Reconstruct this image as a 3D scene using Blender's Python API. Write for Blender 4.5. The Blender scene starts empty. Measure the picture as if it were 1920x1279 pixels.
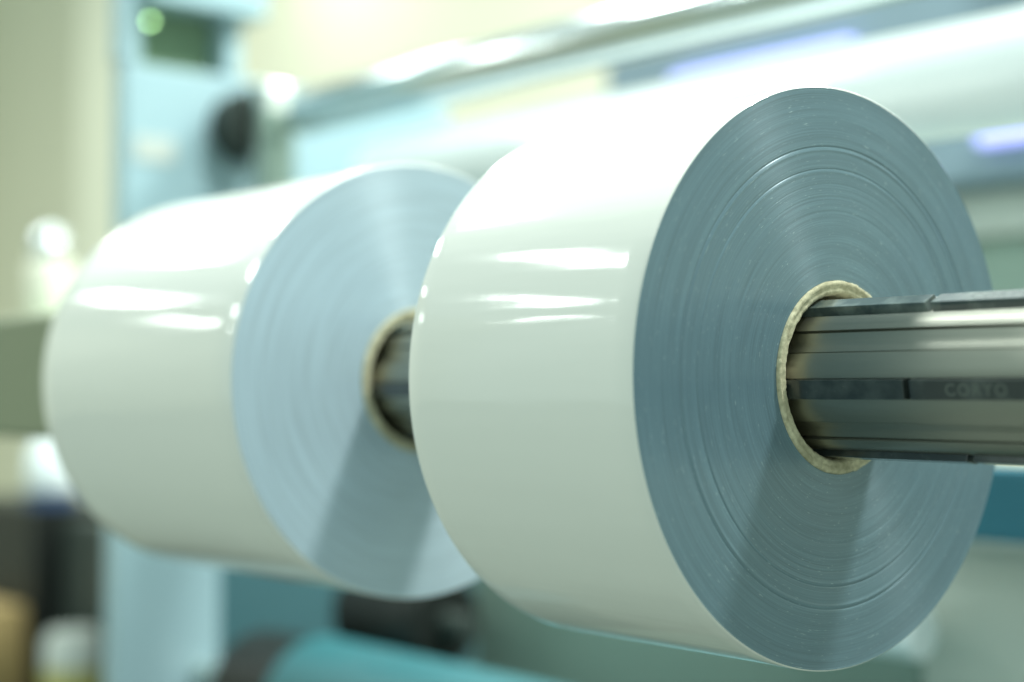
import bpy, bmesh, math, random
from mathutils import Vector, Matrix
random.seed(7)
SC = bpy.context.scene
COL = SC.collection
PI = math.pi

# ------------------------------------------------------------------ camera
cam_d = bpy.data.cameras.new('camera')
cam = bpy.data.objects.new('camera', cam_d)
COL.objects.link(cam)
SC.camera = cam
cam_d.sensor_width = 36.0
cam_d.lens = 54.75
cam_d.clip_start = 0.02
cam_d.clip_end = 60
cam_d.dof.use_dof = True
cam_d.dof.focus_distance = 0.700
cam_d.dof.aperture_fstop = 2.75
R3 = Matrix(((0.64456, 0.02390, 0.76418),
             (0.76455, -0.02015, -0.64424),
             (0.00000, 0.99951, -0.03125)))
cam.matrix_world = Matrix.Translation((0.45446, -0.58207, -0.00579)) @ R3.to_4x4()

# ------------------------------------------------------------------ world
W = bpy.data.worlds.new('World')
SC.world = W
W.use_nodes = True
bg = W.node_tree.nodes['Background']
bg.inputs[0].default_value = (0.76, 0.98, 0.91, 1)
bg.inputs[1].default_value = 0.72

SC.view_settings.view_transform = 'Standard'
SC.view_settings.look = 'None'
SC.view_settings.exposure = 0.20
SC.view_settings.gamma = 1.0
SC.render.engine = 'CYCLES'

# ------------------------------------------------------------------ ceiling lamps and added fills (area lights, the lamps in a regular grid, 2 m above the shaft)
def lamp(x, y, power, sx=0.20, sy=0.48, z=2.0, col=(0.93, 1.0, 0.95)):
    l = bpy.data.lights.new('ceiling_or_fill_lamp', 'AREA')
    l.shape = 'RECTANGLE'; l.size = sx; l.size_y = sy
    l.energy = power; l.color = col
    o = bpy.data.objects.new('ceiling_or_fill_lamp', l)
    COL.objects.link(o)
    o.location = (x, y, z)
    return o
lamp(0.48, 0.80, 68, 0.20, 0.26)
lamp(-0.12, 0.30, 9)  # added fill, no real fixture: lifts the film side and white roller
lamp(-1.15, 0.90, 12)
lamp(-1.15, -0.35, 8)
lamp(-0.35, 1.85, 95)  # off-grid fill added to blow out the white roller from behind
for (x, y, p) in ((-2.52, -0.35, 17), (-2.52, 0.95, 8), (-4.0, -0.40, 16), (-4.0, 0.95, 8), (-2.72, -1.66, 17),
                  (-4.1, -3.1, 14), (-5.4, -4.45, 9), (-5.35, -1.62, 16), (-6.7, -3.0, 14), (-5.4, 0.95, 10), (-2.7, 2.2, 9), (-4.2, 2.2, 9)):
    lamp(x, y, p)

# ------------------------------------------------------------------ materials
def new_mat(name):
    m = bpy.data.materials.new(name); m.use_nodes = True
    nt = m.node_tree
    return m, nt, nt.nodes['Principled BSDF']

def node(nt, typ, **kw):
    n = nt.nodes.new(typ)
    for k, v in kw.items():
        setattr(n, k, v)
    return n

def paint(name, col, rough=0.5, metal=0.0, var=0.06, scale=9.0, bump=0.0, coat=0.0):
    """painted / plain surface with a faint uneven tone and roughness"""
    m, nt, b = new_mat(name)
    tc = node(nt, 'ShaderNodeTexCoord')
    nz = node(nt, 'ShaderNodeTexNoise'); nz.inputs['Scale'].default_value = scale
    nz.inputs['Detail'].default_value = 6
    nt.links.new(tc.outputs['Object'], nz.inputs['Vector'])
    mx = node(nt, 'ShaderNodeMix', data_type='RGBA')
    mx.inputs['A'].default_value = tuple(c * (1 - var) for c in col) + (1,)
    mx.inputs['B'].default_value = tuple(min(1, c * (1 + var)) for c in col) + (1,)
    nt.links.new(nz.outputs['Fac'], mx.inputs['Factor'])
    nt.links.new(mx.outputs['Result'], b.inputs['Base Color'])
    mr = node(nt, 'ShaderNodeMapRange')
    mr.inputs['To Min'].default_value = max(0.02, rough - 0.06); mr.inputs['To Max'].default_value = rough + 0.06
    nt.links.new(nz.outputs['Fac'], mr.inputs['Value'])
    nt.links.new(mr.outputs['Result'], b.inputs['Roughness'])
    b.inputs['Metallic'].default_value = metal
    b.inputs['Coat Weight'].default_value = coat
    b.inputs['Coat Roughness'].default_value = 0.08
    if max(col) < 0.06: b.inputs['Specular IOR Level'].default_value = 0.2
    if bump:
        bp = node(nt, 'ShaderNodeBump'); bp.inputs['Strength'].default_value = bump
        bp.inputs['Distance'].default_value = 0.001
        nt.links.new(nz.outputs['Fac'], bp.inputs['Height'])
        nt.links.new(bp.outputs['Normal'], b.inputs['Normal'])
    return m

def film_gloss():
    """glossy white film, wound tight: faint lengthwise ripples bend the reflections"""
    m, nt, b = new_mat('glossy_white_film')
    b.inputs['Base Color'].default_value = (0.88, 0.875, 0.82, 1)
    b.inputs['Roughness'].default_value = 0.08
    b.inputs['IOR'].default_value = 1.52
    tc = node(nt, 'ShaderNodeTexCoord')
    mp = node(nt, 'ShaderNodeMapping'); mp.inputs['Scale'].default_value = (4, 40, 40)
    nt.links.new(tc.outputs['Object'], mp.inputs['Vector'])
    n1 = node(nt, 'ShaderNodeTexNoise'); n1.inputs['Scale'].default_value = 1.3
    n1.inputs['Detail'].default_value = 2.5
    nt.links.new(mp.outputs['Vector'], n1.inputs['Vector'])
    mp2 = node(nt, 'ShaderNodeMapping'); mp2.inputs['Scale'].default_value = (90, 4, 4)
    nt.links.new(tc.outputs['Object'], mp2.inputs['Vector'])
    n2 = node(nt, 'ShaderNodeTexNoise'); n2.inputs['Scale'].default_value = 1.0
    nt.links.new(mp2.outputs['Vector'], n2.inputs['Vector'])
    b1 = node(nt, 'ShaderNodeBump'); b1.inputs['Strength'].default_value = 0.55; b1.inputs['Distance'].default_value = 0.0007
    nt.links.new(n1.outputs['Fac'], b1.inputs['Height'])
    b2 = node(nt, 'ShaderNodeBump'); b2.inputs['Strength'].default_value = 0.12; b2.inputs['Distance'].default_value = 0.0004
    nt.links.new(n2.outputs['Fac'], b2.inputs['Height'])
    nt.links.new(b1.outputs['Normal'], b2.inputs['Normal'])
    nt.links.new(b2.outputs['Normal'], b.inputs['Normal'])
    return m

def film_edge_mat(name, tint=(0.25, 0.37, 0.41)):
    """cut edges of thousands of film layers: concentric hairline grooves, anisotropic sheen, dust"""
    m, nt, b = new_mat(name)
    L = nt.links.new
    tc = node(nt, 'ShaderNodeTexCoord')
    sp = node(nt, 'ShaderNodeSeparateXYZ'); L(tc.outputs['Object'], sp.inputs[0])
    cb0 = node(nt, 'ShaderNodeCombineXYZ'); L(sp.outputs['Y'], cb0.inputs['Y']); L(sp.outputs['Z'], cb0.inputs['Z'])
    ln = node(nt, 'ShaderNodeVectorMath', operation='LENGTH'); L(cb0.outputs[0], ln.inputs[0])
    nm = node(nt, 'ShaderNodeVectorMath', operation='NORMALIZE'); L(cb0.outputs[0], nm.inputs[0])
    sn = node(nt, 'ShaderNodeSeparateXYZ'); L(nm.outputs['Vector'], sn.inputs[0])
    def polar(kr, ka, detail):
        a = node(nt, 'ShaderNodeMath', operation='MULTIPLY'); L(ln.outputs['Value'], a.inputs[0]); a.inputs[1].default_value = kr
        y = node(nt, 'ShaderNodeMath', operation='MULTIPLY'); L(sn.outputs['Y'], y.inputs[0]); y.inputs[1].default_value = ka
        z = node(nt, 'ShaderNodeMath', operation='MULTIPLY'); L(sn.outputs['Z'], z.inputs[0]); z.inputs[1].default_value = ka
        c = node(nt, 'ShaderNodeCombineXYZ'); L(a.outputs[0], c.inputs['X']); L(y.outputs[0], c.inputs['Y']); L(z.outputs[0], c.inputs['Z'])
        n = node(nt, 'ShaderNodeTexNoise'); n.inputs['Scale'].default_value = 1.0; n.inputs['Detail'].default_value = detail
        L(c.outputs[0], n.inputs['Vector'])
        return n
    fine = polar(2300, 1.8, 3)
    wide = polar(210, 1.2, 4)
    streak = polar(2100, 24, 2)
    # tone
    r1 = node(nt, 'ShaderNodeMapRange'); r1.inputs['From Min'].default_value = 0.3; r1.inputs['From Max'].default_value = 0.7
    r1.inputs['To Min'].default_value = 0.94; r1.inputs['To Max'].default_value = 1.06; L(wide.outputs['Fac'], r1.inputs['Value'])
    r2 = node(nt, 'ShaderNodeMapRange'); r2.inputs['From Min'].default_value = 0.3; r2.inputs['From Max'].default_value = 0.7
    r2.inputs['To Min'].default_value = 0.84; r2.inputs['To Max'].default_value = 1.16; L(fine.outputs['Fac'], r2.inputs['Value'])
    mu = node(nt, 'ShaderNodeMath', operation='MULTIPLY'); L(r1.outputs[0], mu.inputs[0]); L(r2.outputs[0], mu.inputs[1])
    # short pale fibres / dust caught along the layers
    ds = node(nt, 'ShaderNodeMapRange'); ds.inputs['From Min'].default_value = 0.67; ds.inputs['From Max'].default_value = 0.76
    ds.inputs['To Min'].default_value = 0.0; ds.inputs['To Max'].default_value = 0.5; L(streak.outputs['Fac'], ds.inputs['Value'])
    sc = node(nt, 'ShaderNodeVectorMath', operation='SCALE'); sc.inputs[0].default_value = tint; L(mu.outputs[0], sc.inputs['Scale'])
    mx = node(nt, 'ShaderNodeMix', data_type='RGBA'); L(ds.outputs[0], mx.inputs['Factor']); L(sc.outputs[0], mx.inputs['A'])
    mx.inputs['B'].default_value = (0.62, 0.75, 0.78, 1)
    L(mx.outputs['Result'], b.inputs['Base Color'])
    b.inputs['Roughness'].default_value = 0.33
    b.inputs['Specular IOR Level'].default_value = 0.8
    b.inputs['Anisotropic'].default_value = 0.9
    b.inputs['Metallic'].default_value = 0.15
    b.inputs['Anisotropic Rotation'].default_value = 0.25
    tg = node(nt, 'ShaderNodeTangent', direction_type='RADIAL', axis='X'); L(tg.outputs[0], b.inputs['Tangent'])
    bp = node(nt, 'ShaderNodeBump'); bp.inputs['Strength'].default_value = 0.4; bp.inputs['Distance'].default_value = 0.00012
    L(fine.outputs['Fac'], bp.inputs['Height'])
    bp2 = node(nt, 'ShaderNodeBump'); bp2.inputs['Strength'].default_value = 0.15; bp2.inputs['Distance'].default_value = 0.0004
    L(wide.outputs['Fac'], bp2.inputs['Height']); L(bp.outputs['Normal'], bp2.inputs['Normal'])
    L(bp2.outputs['Normal'], b.inputs['Normal'])
    return m

def cardboard():
    m, nt, b = new_mat('cardboard'); L = nt.links.new
    tc = node(nt, 'ShaderNodeTexCoord')
    n1 = node(nt, 'ShaderNodeTexNoise'); n1.inputs['Scale'].default_value = 420; n1.inputs['Detail'].default_value = 6
    n2 = node(nt, 'ShaderNodeTexNoise'); n2.inputs['Scale'].default_value = 60; n2.inputs['Detail'].default_value = 4
    L(tc.outputs['Object'], n1.inputs['Vector']); L(tc.outputs['Object'], n2.inputs['Vector'])
    ad = node(nt, 'ShaderNodeMath', operation='MULTIPLY'); L(n1.outputs['Fac'], ad.inputs[0]); L(n2.outputs['Fac'], ad.inputs[1])
    cr = node(nt, 'ShaderNodeValToRGB')
    cr.color_ramp.elements[0].position = 0.08; cr.color_ramp.elements[0].color = (0.34, 0.31, 0.19, 1)
    cr.color_ramp.elements[1].position = 0.40; cr.color_ramp.elements[1].color = (0.74, 0.68, 0.47, 1)
    L(ad.outputs[0], cr.inputs['Fac']); L(cr.outputs['Color'], b.inputs['Base Color'])
    b.inputs['Roughness'].default_value = 0.9
    bp = node(nt, 'ShaderNodeBump'); bp.inputs['Strength'].default_value = 0.6; bp.inputs['Distance'].default_value = 0.0005
    L(n1.outputs['Fac'], bp.inputs['Height']); L(bp.outputs['Normal'], b.inputs['Normal'])
    return m

def brushed_x(name, col, rough=0.28):
    """metal drawn along X: fine lengthwise lines and faint scratches"""
    m, nt, b = new_mat(name); L = nt.links.new
    tc = node(nt, 'ShaderNodeTexCoord')
    mp = node(nt, 'ShaderNodeMapping'); mp.inputs['Scale'].default_value = (2, 500, 500)
    L(tc.outputs['Object'], mp.inputs['Vector'])
    n = node(nt, 'ShaderNodeTexNoise'); n.inputs['Scale'].default_value = 1; n.inputs['Detail'].default_value = 1.5
    L(mp.outputs['Vector'], n.inputs['Vector'])
    b.inputs['Base Color'].default_value = tuple(col) + (1,)
    b.inputs['Metallic'].default_value = 1.0
    mr = node(nt, 'ShaderNodeMapRange'); mr.inputs['To Min'].default_value = rough - 0.07; mr.inputs['To Max'].default_value = rough + 0.09
    L(n.outputs['Fac'], mr.inputs['Value']); L(mr.outputs['Result'], b.inputs['Roughness'])
    bp = node(nt, 'ShaderNodeBump'); bp.inputs['Strength'].default_value = 0.04; bp.inputs['Distance'].default_value = 0.0001
    L(n.outputs['Fac'], bp.inputs['Height']); L(bp.outputs['Normal'], b.inputs['Normal'])
    return m

def rubber_bar(name='dusty_black_bar', k=1.0):
    m, nt, b = new_mat(name); L = nt.links.new
    tc = node(nt, 'ShaderNodeTexCoord')
    n1 = node(nt, 'ShaderNodeTexNoise'); n1.inputs['Scale'].default_value = 75; n1.inputs['Detail'].default_value = 5
    n2 = node(nt, 'ShaderNodeTexNoise'); n2.inputs['Scale'].default_value = 1500; n2.inputs['Detail'].default_value = 1
    for n in (n1, n2): L(tc.outputs['Object'], n.inputs['Vector'])
    cr = node(nt, 'ShaderNodeValToRGB')
    cr.color_ramp.elements[0].position = 0.45; cr.color_ramp.elements[0].color = (0.018 * k, 0.026 * k, 0.026 * k, 1)
    cr.color_ramp.elements[1].position = 0.72; cr.color_ramp.elements[1].color = (0.075 * k, 0.09 * k, 0.082 * k, 1)
    L(n1.outputs['Fac'], cr.inputs['Fac'])
    sp = node(nt, 'ShaderNodeMapRange'); sp.inputs['From Min'].default_value = 0.76; sp.inputs['From Max'].default_value = 0.82
    sp.inputs['To Max'].default_value = 0.8; L(n2.outputs['Fac'], sp.inputs['Value'])
    mx = node(nt, 'ShaderNodeMix', data_type='RGBA'); L(sp.outputs[0], mx.inputs['Factor']); L(cr.outputs['Color'], mx.inputs['A'])
    mx.inputs['B'].default_value = (0.34, 0.36, 0.27, 1)
    L(mx.outputs['Result'], b.inputs['Base Color'])
    b.inputs['Roughness'].default_value = 0.3
    b.inputs['Coat Weight'].default_value = 1.0; b.inputs['Coat Roughness'].default_value = 0.14
    return m

def emit(name, col, s):
    m, nt, b = new_mat(name)
    b.inputs['Base Color'].default_value = tuple(col) + (1,)
    b.inputs['Emission Color'].default_value = tuple(col) + (1,)
    b.inputs['Emission Strength'].default_value = s
    return m

M = dict(
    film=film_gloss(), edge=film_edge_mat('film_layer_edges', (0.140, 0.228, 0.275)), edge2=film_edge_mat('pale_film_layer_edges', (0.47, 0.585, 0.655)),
    card=cardboard(), alu=brushed_x('anodised_aluminium', (0.37, 0.37, 0.32), 0.36), bar=rubber_bar(), bar_sheen=rubber_bar('painted_sheen_bar', 3.0),
    engr=paint('engraved_letters', (0.13, 0.15, 0.13), 0.6),
    engr_dark=paint('dark_engraved_letters', (0.06, 0.08, 0.08), 0.6),
    chrome=brushed_x('chrome', (0.64, 0.70, 0.71), 0.12),
    steel=brushed_x('pale_steel', (0.62, 0.66, 0.62), 0.35),
    white=paint('white_roller_paint', (0.84, 0.91, 0.93), 0.35, coat=0.4),
    blue=paint('light_blue_machine_paint', (0.33, 0.475, 0.525), 0.33, coat=0.5, var=0.03),
    teal=paint('teal_rubber', (0.026, 0.15, 0.17), 0.45, var=0.04),
    deep=paint('deep_blue_paint', (0.018, 0.14, 0.20), 0.4),
    black=paint('black_plastic', (0.015, 0.018, 0.016), 0.4),
    dkgrey=paint('dark_grey_metal', (0.04, 0.052, 0.046), 0.45),
    slate=paint('slate_blue_metal', (0.19, 0.27, 0.32), 0.5),
    petrol=paint('petrol_grey_metal', (0.05, 0.13, 0.15), 0.45),
    cabinet=paint('grey_green_cabinet_paint', (0.24, 0.33, 0.28), 0.5),
    cover=paint('pale_grey_green_paint', (0.50, 0.55, 0.49), 0.5),
    olive=paint('dark_olive_panel', (0.17, 0.27, 0.16), 0.6),
    beige=paint('beige_wall_paint', (0.74, 0.72, 0.57), 0.85, var=0.03, scale=1.5),
    beige2=paint('pale_beige_wall_paint', (0.80, 0.79, 0.64), 0.85, var=0.03, scale=1.5),
    floor=paint('grey_factory_floor', (0.17, 0.195, 0.17), 0.4, var=0.15, scale=3),
    khaki=paint('olive_beige_paint', (0.22, 0.25, 0.155), 0.5),
    tan=paint('tan_cardboard', (0.30, 0.22, 0.09), 0.8),
    cream=paint('cream_plastic', (0.92, 0.90, 0.76), 0.4),
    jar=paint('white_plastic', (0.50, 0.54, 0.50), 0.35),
    yel=paint('yellow_label_paper', (0.45, 0.42, 0.12), 0.6),
    navy=paint('navy_plastic', (0.03, 0.06, 0.14), 0.4),
    purple=emit('violet_lit_tube', (0.42, 0.44, 1.0), 1.2),
    led=emit('green_indicator_lens', (0.55, 1.0, 0.42), 7.0),
)

# ------------------------------------------------------------------ mesh helpers
def obj(name, bm, mat, parent=None, smooth=False, label=None, cat=None, group=None, kind=None, loc=None):
    me = bpy.data.meshes.new(name)
    bm.normal_update(); bm.to_mesh(me); bm.free()
    me.materials.append(mat)
    if smooth:
        for p in me.polygons: p.use_smooth = True
    o = bpy.data.objects.new(name, me); COL.objects.link(o)
    if loc: o.location = loc
    if parent: o.parent = parent
    tag(o, label, cat, group, kind)
    return o

def tag(o, label=None, cat=None, group=None, kind=None):
    for k, v in (('label', label), ('category', cat), ('group', group), ('kind', kind)):
        if v: o[k] = v

def thing(name, label, cat, loc=(0, 0, 0), group=None):
    o = bpy.data.objects.new(name, None); COL.objects.link(o)
    o.empty_display_size = 0.05
    o.location = loc; tag(o, label, cat, group)
    return o

def lathe_x(profile, seg=96, closed=True, cap=False):
    """profile = [(x, r), ...] revolved about X. r == 0 collapses to one vertex."""
    bm = bmesh.new(); rings = []
    for (x, r) in profile:
        if r <= 1e-9:
            rings.append([bm.verts.new((x, 0, 0))])
        else:
            rings.append([bm.verts.new((x, -r * math.cos(2 * PI * k / seg), r * math.sin(2 * PI * k / seg))) for k in range(seg)])
    for a, b in zip(rings, rings[1:]):
        for k in range(seg):
            k2 = (k + 1) % seg
            if len(a) == 1 and len(b) == 1: continue
            if len(a) == 1: bm.faces.new((a[0], b[k], b[k2]))
            elif len(b) == 1: bm.faces.new((a[k], b[0], a[k2]))
            else: bm.faces.new((a[k], b[k], b[k2], a[k2]))
    bmesh.ops.recalc_face_normals(bm, faces=bm.faces)
    return bm

def turn(bm, to='Z'):
    """turn an X lathe so that its axis is Z"""
    bmesh.ops.rotate(bm, verts=bm.verts, cent=(0, 0, 0), matrix=Matrix.Rotation(-PI / 2, 3, 'Y'))
    return bm

def box(x0, x1, y0, y1, z0, z1, bev=0.0, bm=None):
    nb = bmesh.new()
    r = bmesh.ops.create_cube(nb, size=1.0)
    for v in nb.verts:
        v.co = Vector(((x0 + x1) / 2 + v.co.x * (x1 - x0), (y0 + y1) / 2 + v.co.y * (y1 - y0), (z0 + z1) / 2 + v.co.z * (z1 - z0)))
    if bev:
        bmesh.ops.bevel(nb, geom=nb.edges[:], offset=bev, segments=3, affect='EDGES', profile=0.5)
    if bm is None: return nb
    me = bpy.data.meshes.new('tmp'); nb.to_mesh(me); nb.free(); bm.from_mesh(me); bpy.data.meshes.remove(me)
    return bm

def autosmooth(o, ang=35):
    me = o.data
    for p in me.polygons: p.use_smooth = True
    try: me.set_sharp_from_angle(angle=math.radians(ang))
    except Exception: pass

# ------------------------------------------------------------------ the setting
obj('floor', box(-9, 4, -6, 6, -1.12, -1.10), M['floor'], kind='structure')
obj('wall', box(-9, 4, 2.6, 2.7, -1.10, 2.9), M['beige'], kind='structure')
obj('wall', box(-7.8, -7.7, -6, 2.6, -1.10, 2.9), M['beige'], kind='structure')
obj('pillar', box(-5.88, -5.20, 2.30, 2.6, -1.10, 2.9, 0.01), M['beige2'], label='pale beige wall pillar just left of the light blue machine frame', cat='pillar')

# ------------------------------------------------------------------ film rolls
RO, RC, RI = 0.135, 0.0450, 0.0381
def film_roll(x_face, width, label, edge_mat, seed, relief=1.0):
    rnd = random.Random(seed)
    t = thing('film_roll', label, 'film roll', (x_face, 0, 0), 'rolls of glossy white film on the shaft')
    # the wound outside: rounded shoulder at both rims
    prof = [(-width, RO - 0.0007), (-width + 0.0004, RO - 0.0002), (-width + 0.001, RO)]
    prof += [(-width + 0.001 + (width - 0.002) * k / 14, RO) for k in range(1, 15)]
    prof += [(-0.0004, RO - 0.0002), (0, RO - 0.0007)]
    o = obj('film_wrap', lathe_x(prof, 288), M['film'], t, smooth=True)
    # the cut edge: stepped rings of layers, seen as hairlines; two deep dark steps, some lesser ones
    n = 520; pr = []; x = 0.0; v = 0.0
    for i in range(n + 1):
        r = RC + (RO - 0.0007 - RC) * i / n
        q = r / RO
        v = 0.8 * v + rnd.uniform(-1, 1) * 0.000007
        x = v + relief * 0.00012 * math.sin(q * 21 + seed) + 0.00002 * math.sin(q * 83 + 2)
        for (c, w, a) in ((0.792, 0.0028, 0.0005), (0.780, 0.005, -0.0003), (0.716, 0.0025, 0.00035), (0.706, 0.005, -0.0002), (0.664, 0.003, 0.00012), (0.62, 0.003, 0.0001), (0.57, 0.004, 0.0001)):
            x += -a * relief * math.exp(-((q - c) / w) ** 2)
        if i > n - 4: x = 0
        pr.append((x, r))
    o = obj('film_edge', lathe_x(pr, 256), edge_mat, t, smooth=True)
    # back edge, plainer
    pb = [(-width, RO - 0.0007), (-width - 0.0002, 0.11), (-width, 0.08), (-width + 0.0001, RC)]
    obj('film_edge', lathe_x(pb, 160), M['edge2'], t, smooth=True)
    # cardboard core with a torn, slightly uneven rim
    bm = lathe_x([(-width - 0.002, RI), (-width - 0.002, RC - 0.0003), (-width, RC), (-0.001, RC), (0.0006, RC - 0.0002), (0.0013, RC - 0.0009),
                  (0.0012, RC - 0.0024), (0.0004, RC - 0.0034), (0.0009, RC - 0.0046), (0.0006, RI + 0.0012), (-0.0008, RI + 0.0002), (-0.006, RI), (-width - 0.002, RI)], 220)
    for vtx in bm.verts:
        if vtx.co.x > -0.0009:
            a = math.atan2(vtx.co.z, vtx.co.y)
            k = 1 + 0.004 * math.sin(a * 37 + seed) * math.sin(a * 11) + rnd.uniform(-0.004, 0.004)
            vtx.co.x += rnd.uniform(-0.00025, 0.00025)
            vtx.co.y *= k; vtx.co.z *= k
    obj('cardboard_core', bm, M['card'], t, smooth=True)
    return t
film_roll(0.0, 0.1538, 'front roll of glossy white film, its blue grey layered edge in sharp focus', M['edge'], 3, 0.6)
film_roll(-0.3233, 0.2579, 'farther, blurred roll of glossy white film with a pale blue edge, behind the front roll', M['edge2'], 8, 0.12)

# ------------------------------------------------------------------ expanding shaft
X0, X1 = -1.25, 0.62
sh = thing('expanding_shaft', 'grey grooved metal shaft with black bars running through both film rolls', 'shaft', (0, 0, 0))
BARS = [-9 + 72 * k for k in range(5)]
RB = 0.0352
def rad(th):
    """radius of the extrusion at angle th in degrees (0 = towards the camera side, 90 = up)"""
    d = min(BARS, key=lambda b: abs((th - b + 180) % 360 - 180))
    e = (th - d + 180) % 360 - 180
    a = abs(e)
    if a < 7.6: return RB - 0.0030
    if a < 26.5: return RB - 0.0006 * ((a - 17) / 10) ** 2
    if a < 27.8: return RB - 0.0022
    return RB - 0.0016 - 0.0008 * ((a - 28) / 8)
angs = []
for bdeg in BARS:
    for e in (-7.6, -7.5, -7.2, -12, -17, -22, -26.4, -26.6, -27.7, -27.9, -30, -33, 7.5, 7.6, 7.2, 12, 17, 22, 26.4, 26.6, 27.7, 27.9, 30, 33, 36, -4, 0, 4, -6.8, 6.8):
        angs.append(round((bdeg + e) % 360, 3))
angs = sorted(set(angs))
bm = bmesh.new()
rings = []
for x in (X0, -0.6, -0.3, 0, 0.2, 0.4, X1):
    rings.append([bm.verts.new((x, -rad(a) * math.cos(math.radians(a)), rad(a) * math.sin(math.radians(a)))) for a in angs])
n = len(angs)
for A, B in zip(rings, rings[1:]):
    for k in range(n):
        bm.faces.new((A[k], B[k], B[(k + 1) % n], A[(k + 1) % n]))
bm.faces.new(rings[0]); bm.faces.new(rings[-1])
bmesh.ops.recalc_face_normals(bm, faces=bm.faces)
o = obj('shaft_body', bm, M['alu'], sh); autosmooth(o, 22)

def bar_mesh(x0, x1, deg):
    """one expanding bar segment, bevelled, tilted ends"""
    hw = 0.00435
    r0, r1 = RB - 0.0028, 0.0375
    bm = box(x0, x1, -hw, hw, r0, r1)
    for v in bm.verts:                       # end faces lean, as cut bars do
        if v.co.z > r1 - 1e-5 and v.co.x > (x0 + x1) / 2: v.co.x -= 0.0007
    bmesh.ops.bevel(bm, geom=bm.edges[:], offset=0.00045, segments=2, affect='EDGES', profile=0.6)
    # local Z is radial: put it at angle deg (0 = -Y, 90 = +Z)
    t = math.radians(deg)
    rad_v = Vector((0, -math.cos(t), math.sin(t))); tan_v = Vector((0, math.sin(t), math.cos(t)))
    for v in bm.verts:
        v.co = Vector((v.co.x, 0, 0)) + tan_v * v.co.y + rad_v * v.co.z
    bmesh.ops.recalc_face_normals(bm, faces=bm.faces)
    return bm
SEAM = {-9: 0.0636, 63: 0.0630, -81: 0.0760, 135: 0.06, 207: 0.13}
seg_len, gap = 0.200, 0.0023
for deg in BARS:
    key = deg if deg in SEAM else deg - 360
    s = SEAM[key] if key in SEAM else 0.08
    xs = [s + seg_len * k for k in range(-7, 4)]
    for a, b in zip(xs, xs[1:]):
        a2, b2 = max(a + gap / 2, X0 + 0.02), min(b - gap / 2, X1 - 0.01)
        if b2 - a2 < 0.02: continue
        obj('expanding_bar', bar_mesh(a2, b2, deg), M['bar_sheen' if deg == 63 else 'bar'], sh)  # top bar: lighter grey paints in the glancing reflection on the same black bar

def letters(txt, size, x, deg, mat, parent, spacing=1.1):
    cu = bpy.data.curves.new('lettering', 'FONT')
    cu.body = txt; cu.size = size; cu.extrude = 0.00003; cu.space_character = spacing
    cu.offset = size * 0.012
    tmp = bpy.data.objects.new('tmp', cu); COL.objects.link(tmp)
    bpy.context.view_layer.update()
    me = bpy.data.meshes.new_from_object(tmp.evaluated_get(bpy.context.evaluated_depsgraph_get()))
    bpy.data.objects.remove(tmp)
    me.name = 'lettering'; me.materials.clear(); me.materials.append(mat)
    t = math.radians(deg)
    rv = Vector((0, -math.cos(t), math.sin(t))); tv = Vector((0, math.sin(t), math.cos(t)))
    h = size * 0.69
    for v in me.vertices:
        v.co = Vector((x + v.co.x, 0, 0)) + tv * (v.co.y - h / 2) + rv * (0.0375 + 0.00004 + v.co.z)
    o = bpy.data.objects.new('lettering', me); COL.objects.link(o); o.parent = parent
    return o
letters('CORYO', 0.0071, 0.0820, -9, M['engr'], sh, 1.25)
letters('CORYO', 0.0071, 0.0818, 63, M['engr_dark'], sh, 1.25)

obj('shaft_support', box(-1.16, -0.74, -0.050, 0.050, -0.047, 0.058, 0.006), M['khaki'], label='dull olive beige block holding the far end of the shaft, left edge of the photo', cat='shaft support')

# ------------------------------------------------------------------ machine frame the rollers run in
XS = -1.25
fr = thing('side_frame', 'light blue machine side frame with a window near its top, behind the far film roll', 'machine frame', (XS, 0.4, -1.1))
def P(name, bm, mat, parent, **k):
    """part given in world coordinates under an unrotated thing"""
    o = obj(name, bm, mat, parent, **k)
    if parent is not None: o.location = -parent.location
    return o
P('side_plate', box(XS - 0.03, XS, 0.252, 0.74, 0.02, 0.385, 0.004), M['blue'], fr)
P('front_upright', box(XS - 0.03, XS, 0.245, 0.385, -1.10, 0.0195, 0.004), M['blue'], fr)
P('lower_plate', box(XS - 0.10, XS - 0.06, 0.36, 1.10, -1.10, 0.02, 0.004), M['petrol'], fr)
P('front_post', box(XS - 0.03, XS, 0.248, 0.274, 0.3855, 0.62, 0.003), M['blue'], fr)
P('rear_post', box(XS - 0.06, XS, 0.388, 0.412, 0.3855, 0.62, 0.003), M['blue'], fr)
P('cross_beam', box(XS - 0.02, XS + 0.03, 0.2745, 0.43, 0.457, 0.56, 0.003), M['blue'], fr)
P('plate_glint', box(XS + 0.0005, XS + 0.002, 0.265, 0.318, 0.268, 0.298, 0.0005), M['jar'], fr)  # thin pale rectangle stands in for a bright reflection on the glossy plate
P('window_panel', box(XS - 0.05, XS - 0.035, 0.276, 0.386, 0.386, 0.62), M['olive'], fr)

obj('indicator_light', lathe_x([(-0.004, 0), (-0.004, 0.003), (0.0, 0.003), (0.002, 0.002), (0.0026, 0)], 24), M['led'], smooth=True,
    label='small round green indicator light glowing on the blue frame, top left', cat='indicator light', loc=(XS + 0.004, 0.284, 0.437))

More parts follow.
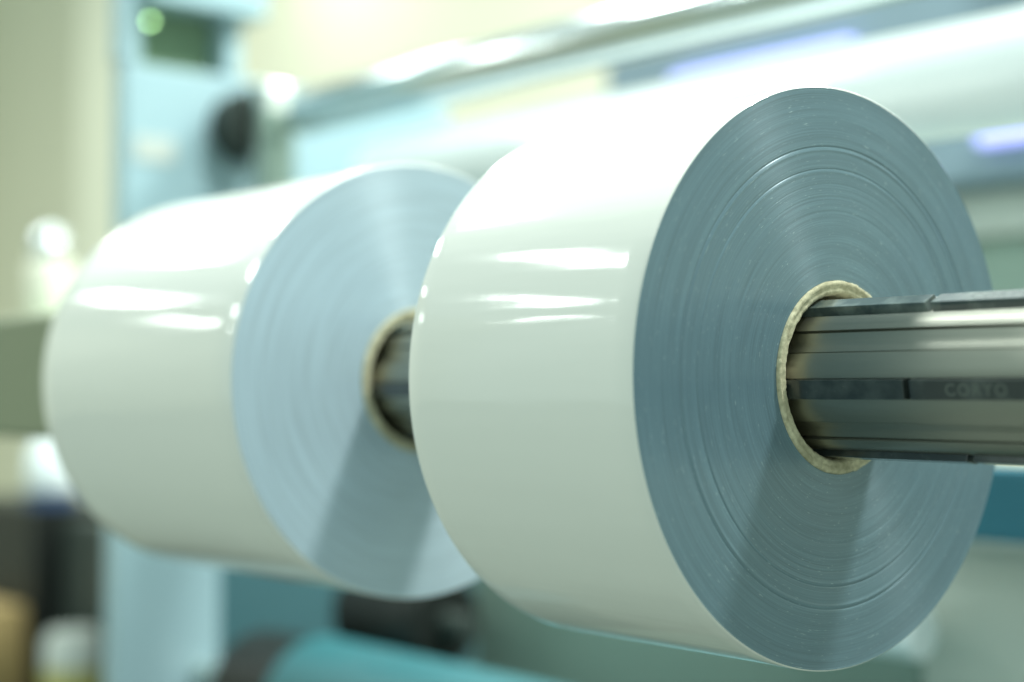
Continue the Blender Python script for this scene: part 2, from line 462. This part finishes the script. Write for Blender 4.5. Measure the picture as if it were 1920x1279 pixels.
def roller(name, label, cat, y, z, r, xa, xb, mat, jr=0.012, jl=XS):
    t = thing(name, label, cat, (xa, y, z))
    L_ = xb - xa
    obj('roller_tube', lathe_x([(0, 0), (0, r - 0.002), (0.0006, r - 0.0006), (0.002, r), (L_ * .5, r), (L_ - 0.002, r), (L_, r - 0.002), (L_, 0)], 128), mat, t, smooth=True)
    autosmooth(t.children[0], 40)
    if jl is not None:
        o = obj('journal', lathe_x([(jl - xa, 0), (jl - xa, jr), (-0.0005, jr), (-0.0005, 0)], 48), M['steel'], t); autosmooth(o, 40)
    return t
# chrome guide roller, its hub and flange on the plate
cr = roller('chrome_roller', 'long polished chrome roller running diagonally across the top of the photo', 'roller', 0.409, 0.320, 0.0262, -1.10, 0.75, M['chrome'])
o = obj('hub', lathe_x([(XS + 1.10, 0), (XS + 1.10, 0.044), (XS + 1.140, 0.046), (XS + 1.152, 0.040), (XS + 1.152, 0)], 64), M['dkgrey'], cr); autosmooth(o)
o = obj('bracket', box(XS + 1.153, XS + 1.193, -0.018, 0.018, -0.20, 0.046, 0.008), M['steel'], cr); autosmooth(o)
o = obj('end_block', box(XS + 1.1935, XS + 1.212, -0.030, 0.012, -0.20, 0.010, 0.004), M['cabinet'], cr)
# white roller behind the front roll
roller('white_roller', 'thick glossy white roller behind the top of the front film roll, fading to blue below', 'roller', 0.400, 0.222, 0.0425, -0.93, 0.75, M['white'])
# teal roller below
te = roller('teal_roller', 'teal rubber covered roller with a black hub at the bottom of the photo', 'roller', 0.36, -0.350, 0.075, -0.99, -0.15, M['teal'])
o = obj('end_cap', lathe_x([(-0.13, 0), (-0.13, 0.06), (-0.12, 0.068), (-0.001, 0.070), (-0.001, 0)], 64), M['black'], te); autosmooth(o)

# ------------------------------------------------------------------ machinery under the rolls
t = thing('black_roller', 'dark rounded rubber roller under the far film roll, just above the teal roller', 'roller', (-1.06, 0.47, -0.262))
o = obj('roller_tube', lathe_x([(0, 0), (0, 0.044), (0.008, 0.052), (0.147, 0.052), (0.155, 0.044), (0.155, 0)], 64), M['black'], t); autosmooth(o)
o = obj('journal', lathe_x([(0.1555, 0), (0.1555, 0.014), (0.20, 0.014), (0.20, 0)], 40), M['dkgrey'], t); autosmooth(o)
t = thing('grey_cabinet', 'wide grey green machine cabinet low behind the front film roll', 'cabinet', (-0.3, 0.8, -1.1))
P('low_body', box(-0.97, -0.35, 0.56, 1.00, -1.10, -0.195, 0.008), M['cabinet'], t)
P('tall_body', box(-0.345, 0.60, 0.545, 1.10, -1.10, -0.122, 0.012), M['cover'], t)
obj('blue_beam', box(-0.60, 0.35, 0.50, 0.54, -0.126, -0.066, 0.004), M['deep'], label='deep blue steel beam behind the lower right edge of the front film roll', cat='beam')
t = thing('white_cylinder', 'horizontal white cylinder below the front film roll, at the bottom of the photo', 'cylinder', (-0.52, 0.5, -0.206))
o = obj('tube', lathe_x([(0, 0), (0, 0.020), (0.002, 0.022), (0.210, 0.022), (0.212, 0.020), (0.212, 0)], 64), M['white'], t); autosmooth(o)
o = obj('end_cap', lathe_x([(-0.02, 0), (-0.02, 0.017), (-0.0005, 0.017), (-0.0005, 0)], 48), M['dkgrey'], t); autosmooth(o)

# ------------------------------------------------------------------ equipment far behind on the right
t = thing('curing_unit', 'dark slate machine housing with violet lit tubes behind the white roller', 'machine', (-0.4, 1.25, 0.3))
P('housing', box(-1.42, 0.6, 1.20, 1.50, 0.265, 0.60, 0.01), M['slate'], t)
P('violet_tube', box(-1.25, -0.90, 1.178, 1.1995, 0.455, 0.488, 0.006), M['purple'], t)
P('violet_tube', box(-0.70, 0.2, 1.178, 1.1995, 0.312, 0.345, 0.006), M['purple'], t)
P('pale_panel', box(-0.70, 0.2, 1.19, 1.1995, 0.52, 0.60, 0.002), M['steel'], t)
t = thing('machine_cover', 'pale green grey machine cover right of the front film roll, above the shaft', 'machine cover', (-0.3, 1.3, 0.1))
P('upper_cover', box(-0.95, 0.6, 1.25, 1.5, 0.20, 0.262, 0.006), M['jar'], t)
P('lower_cover', box(-0.95, 0.6, 1.27, 1.5, -0.06, 0.199, 0.006), M['cabinet'], t)

# ------------------------------------------------------------------ bench at far left with odds and ends
obj('black_cabinet', box(-2.60, -2.20, 0.55, 0.72, -1.10, -0.215, 0.008), M['black'], label='black cabinet at the left edge of the photo, below the film rolls', cat='cabinet')
obj('dark_cabinet', box(-2.195, -1.80, 0.60, 1.00, -1.10, -0.235, 0.008), M['dkgrey'], label='dark olive grey cabinet between the black cabinet and the light blue frame', cat='cabinet')
t = thing('white_cup', 'cream white cup topped by a chrome ball, left of the far film roll', 'cup', (-2.25, 0.6, 0.11))
o = obj('cup_body', turn(lathe_x([(0, 0), (0, 0.036), (0.004, 0.039), (0.112, 0.043), (0.116, 0.040), (0.116, 0)], 48)), M['cream'], t); autosmooth(o)
o = obj('ball', turn(lathe_x([(0.145 - 0.036 * math.cos(PI * k / 20), 0.036 * math.sin(PI * k / 20)) for k in range(21)], 40)), M['chrome'], t, smooth=True)
obj('shelf', box(-2.60, -2.10, 0.52, 0.75, 0.092, 0.109, 0.003), M['olive'], label='narrow shelf carrying the white cup at the left edge of the photo', cat='shelf')
t = thing('white_bottle', 'white bottle with a navy cap, lying against the lower left of the far film roll', 'bottle', (-2.24, 0.60, -0.214))
o = obj('bottle_body', turn(lathe_x([(0.02, 0), (0.02, 0.036), (0.03, 0.045), (0.10, 0.042), (0.125, 0.02), (0.135, 0)], 40)), M['white'], t); autosmooth(o, 50)
o = obj('base', turn(lathe_x([(0, 0), (0, 0.047), (0.0195, 0.047), (0.0195, 0)], 40)), M['navy'], t); autosmooth(o)
obj('tan_box', box(-2.52, -2.20, 0.40, 0.54, -0.62, -0.385, 0.004), M['tan'], label='tan cardboard box in the lower left corner of the photo', cat='box')
t = thing('white_jar', 'white jar with a yellow label at the bottom left, in front of the dark cabinet', 'jar', (-2.03, 0.55, -0.62))
o = obj('jar_body', turn(lathe_x([(0, 0), (0, 0.047), (0.005, 0.05), (0.19, 0.05), (0.21, 0.04), (0.215, 0)], 48)), M['jar'], t); autosmooth(o)
o = obj('label_band', turn(lathe_x([(0.03, 0.0502), (0.03, 0.0510), (0.15, 0.0510), (0.15, 0.0502)], 48)), M['yel'], t); autosmooth(o)
obj('low_bench', box(-2.70, -1.85, 0.36, 0.70, -0.645, -0.6205, 0.003), M['dkgrey'], label='dark low bench under the tan box and white jar', cat='bench')
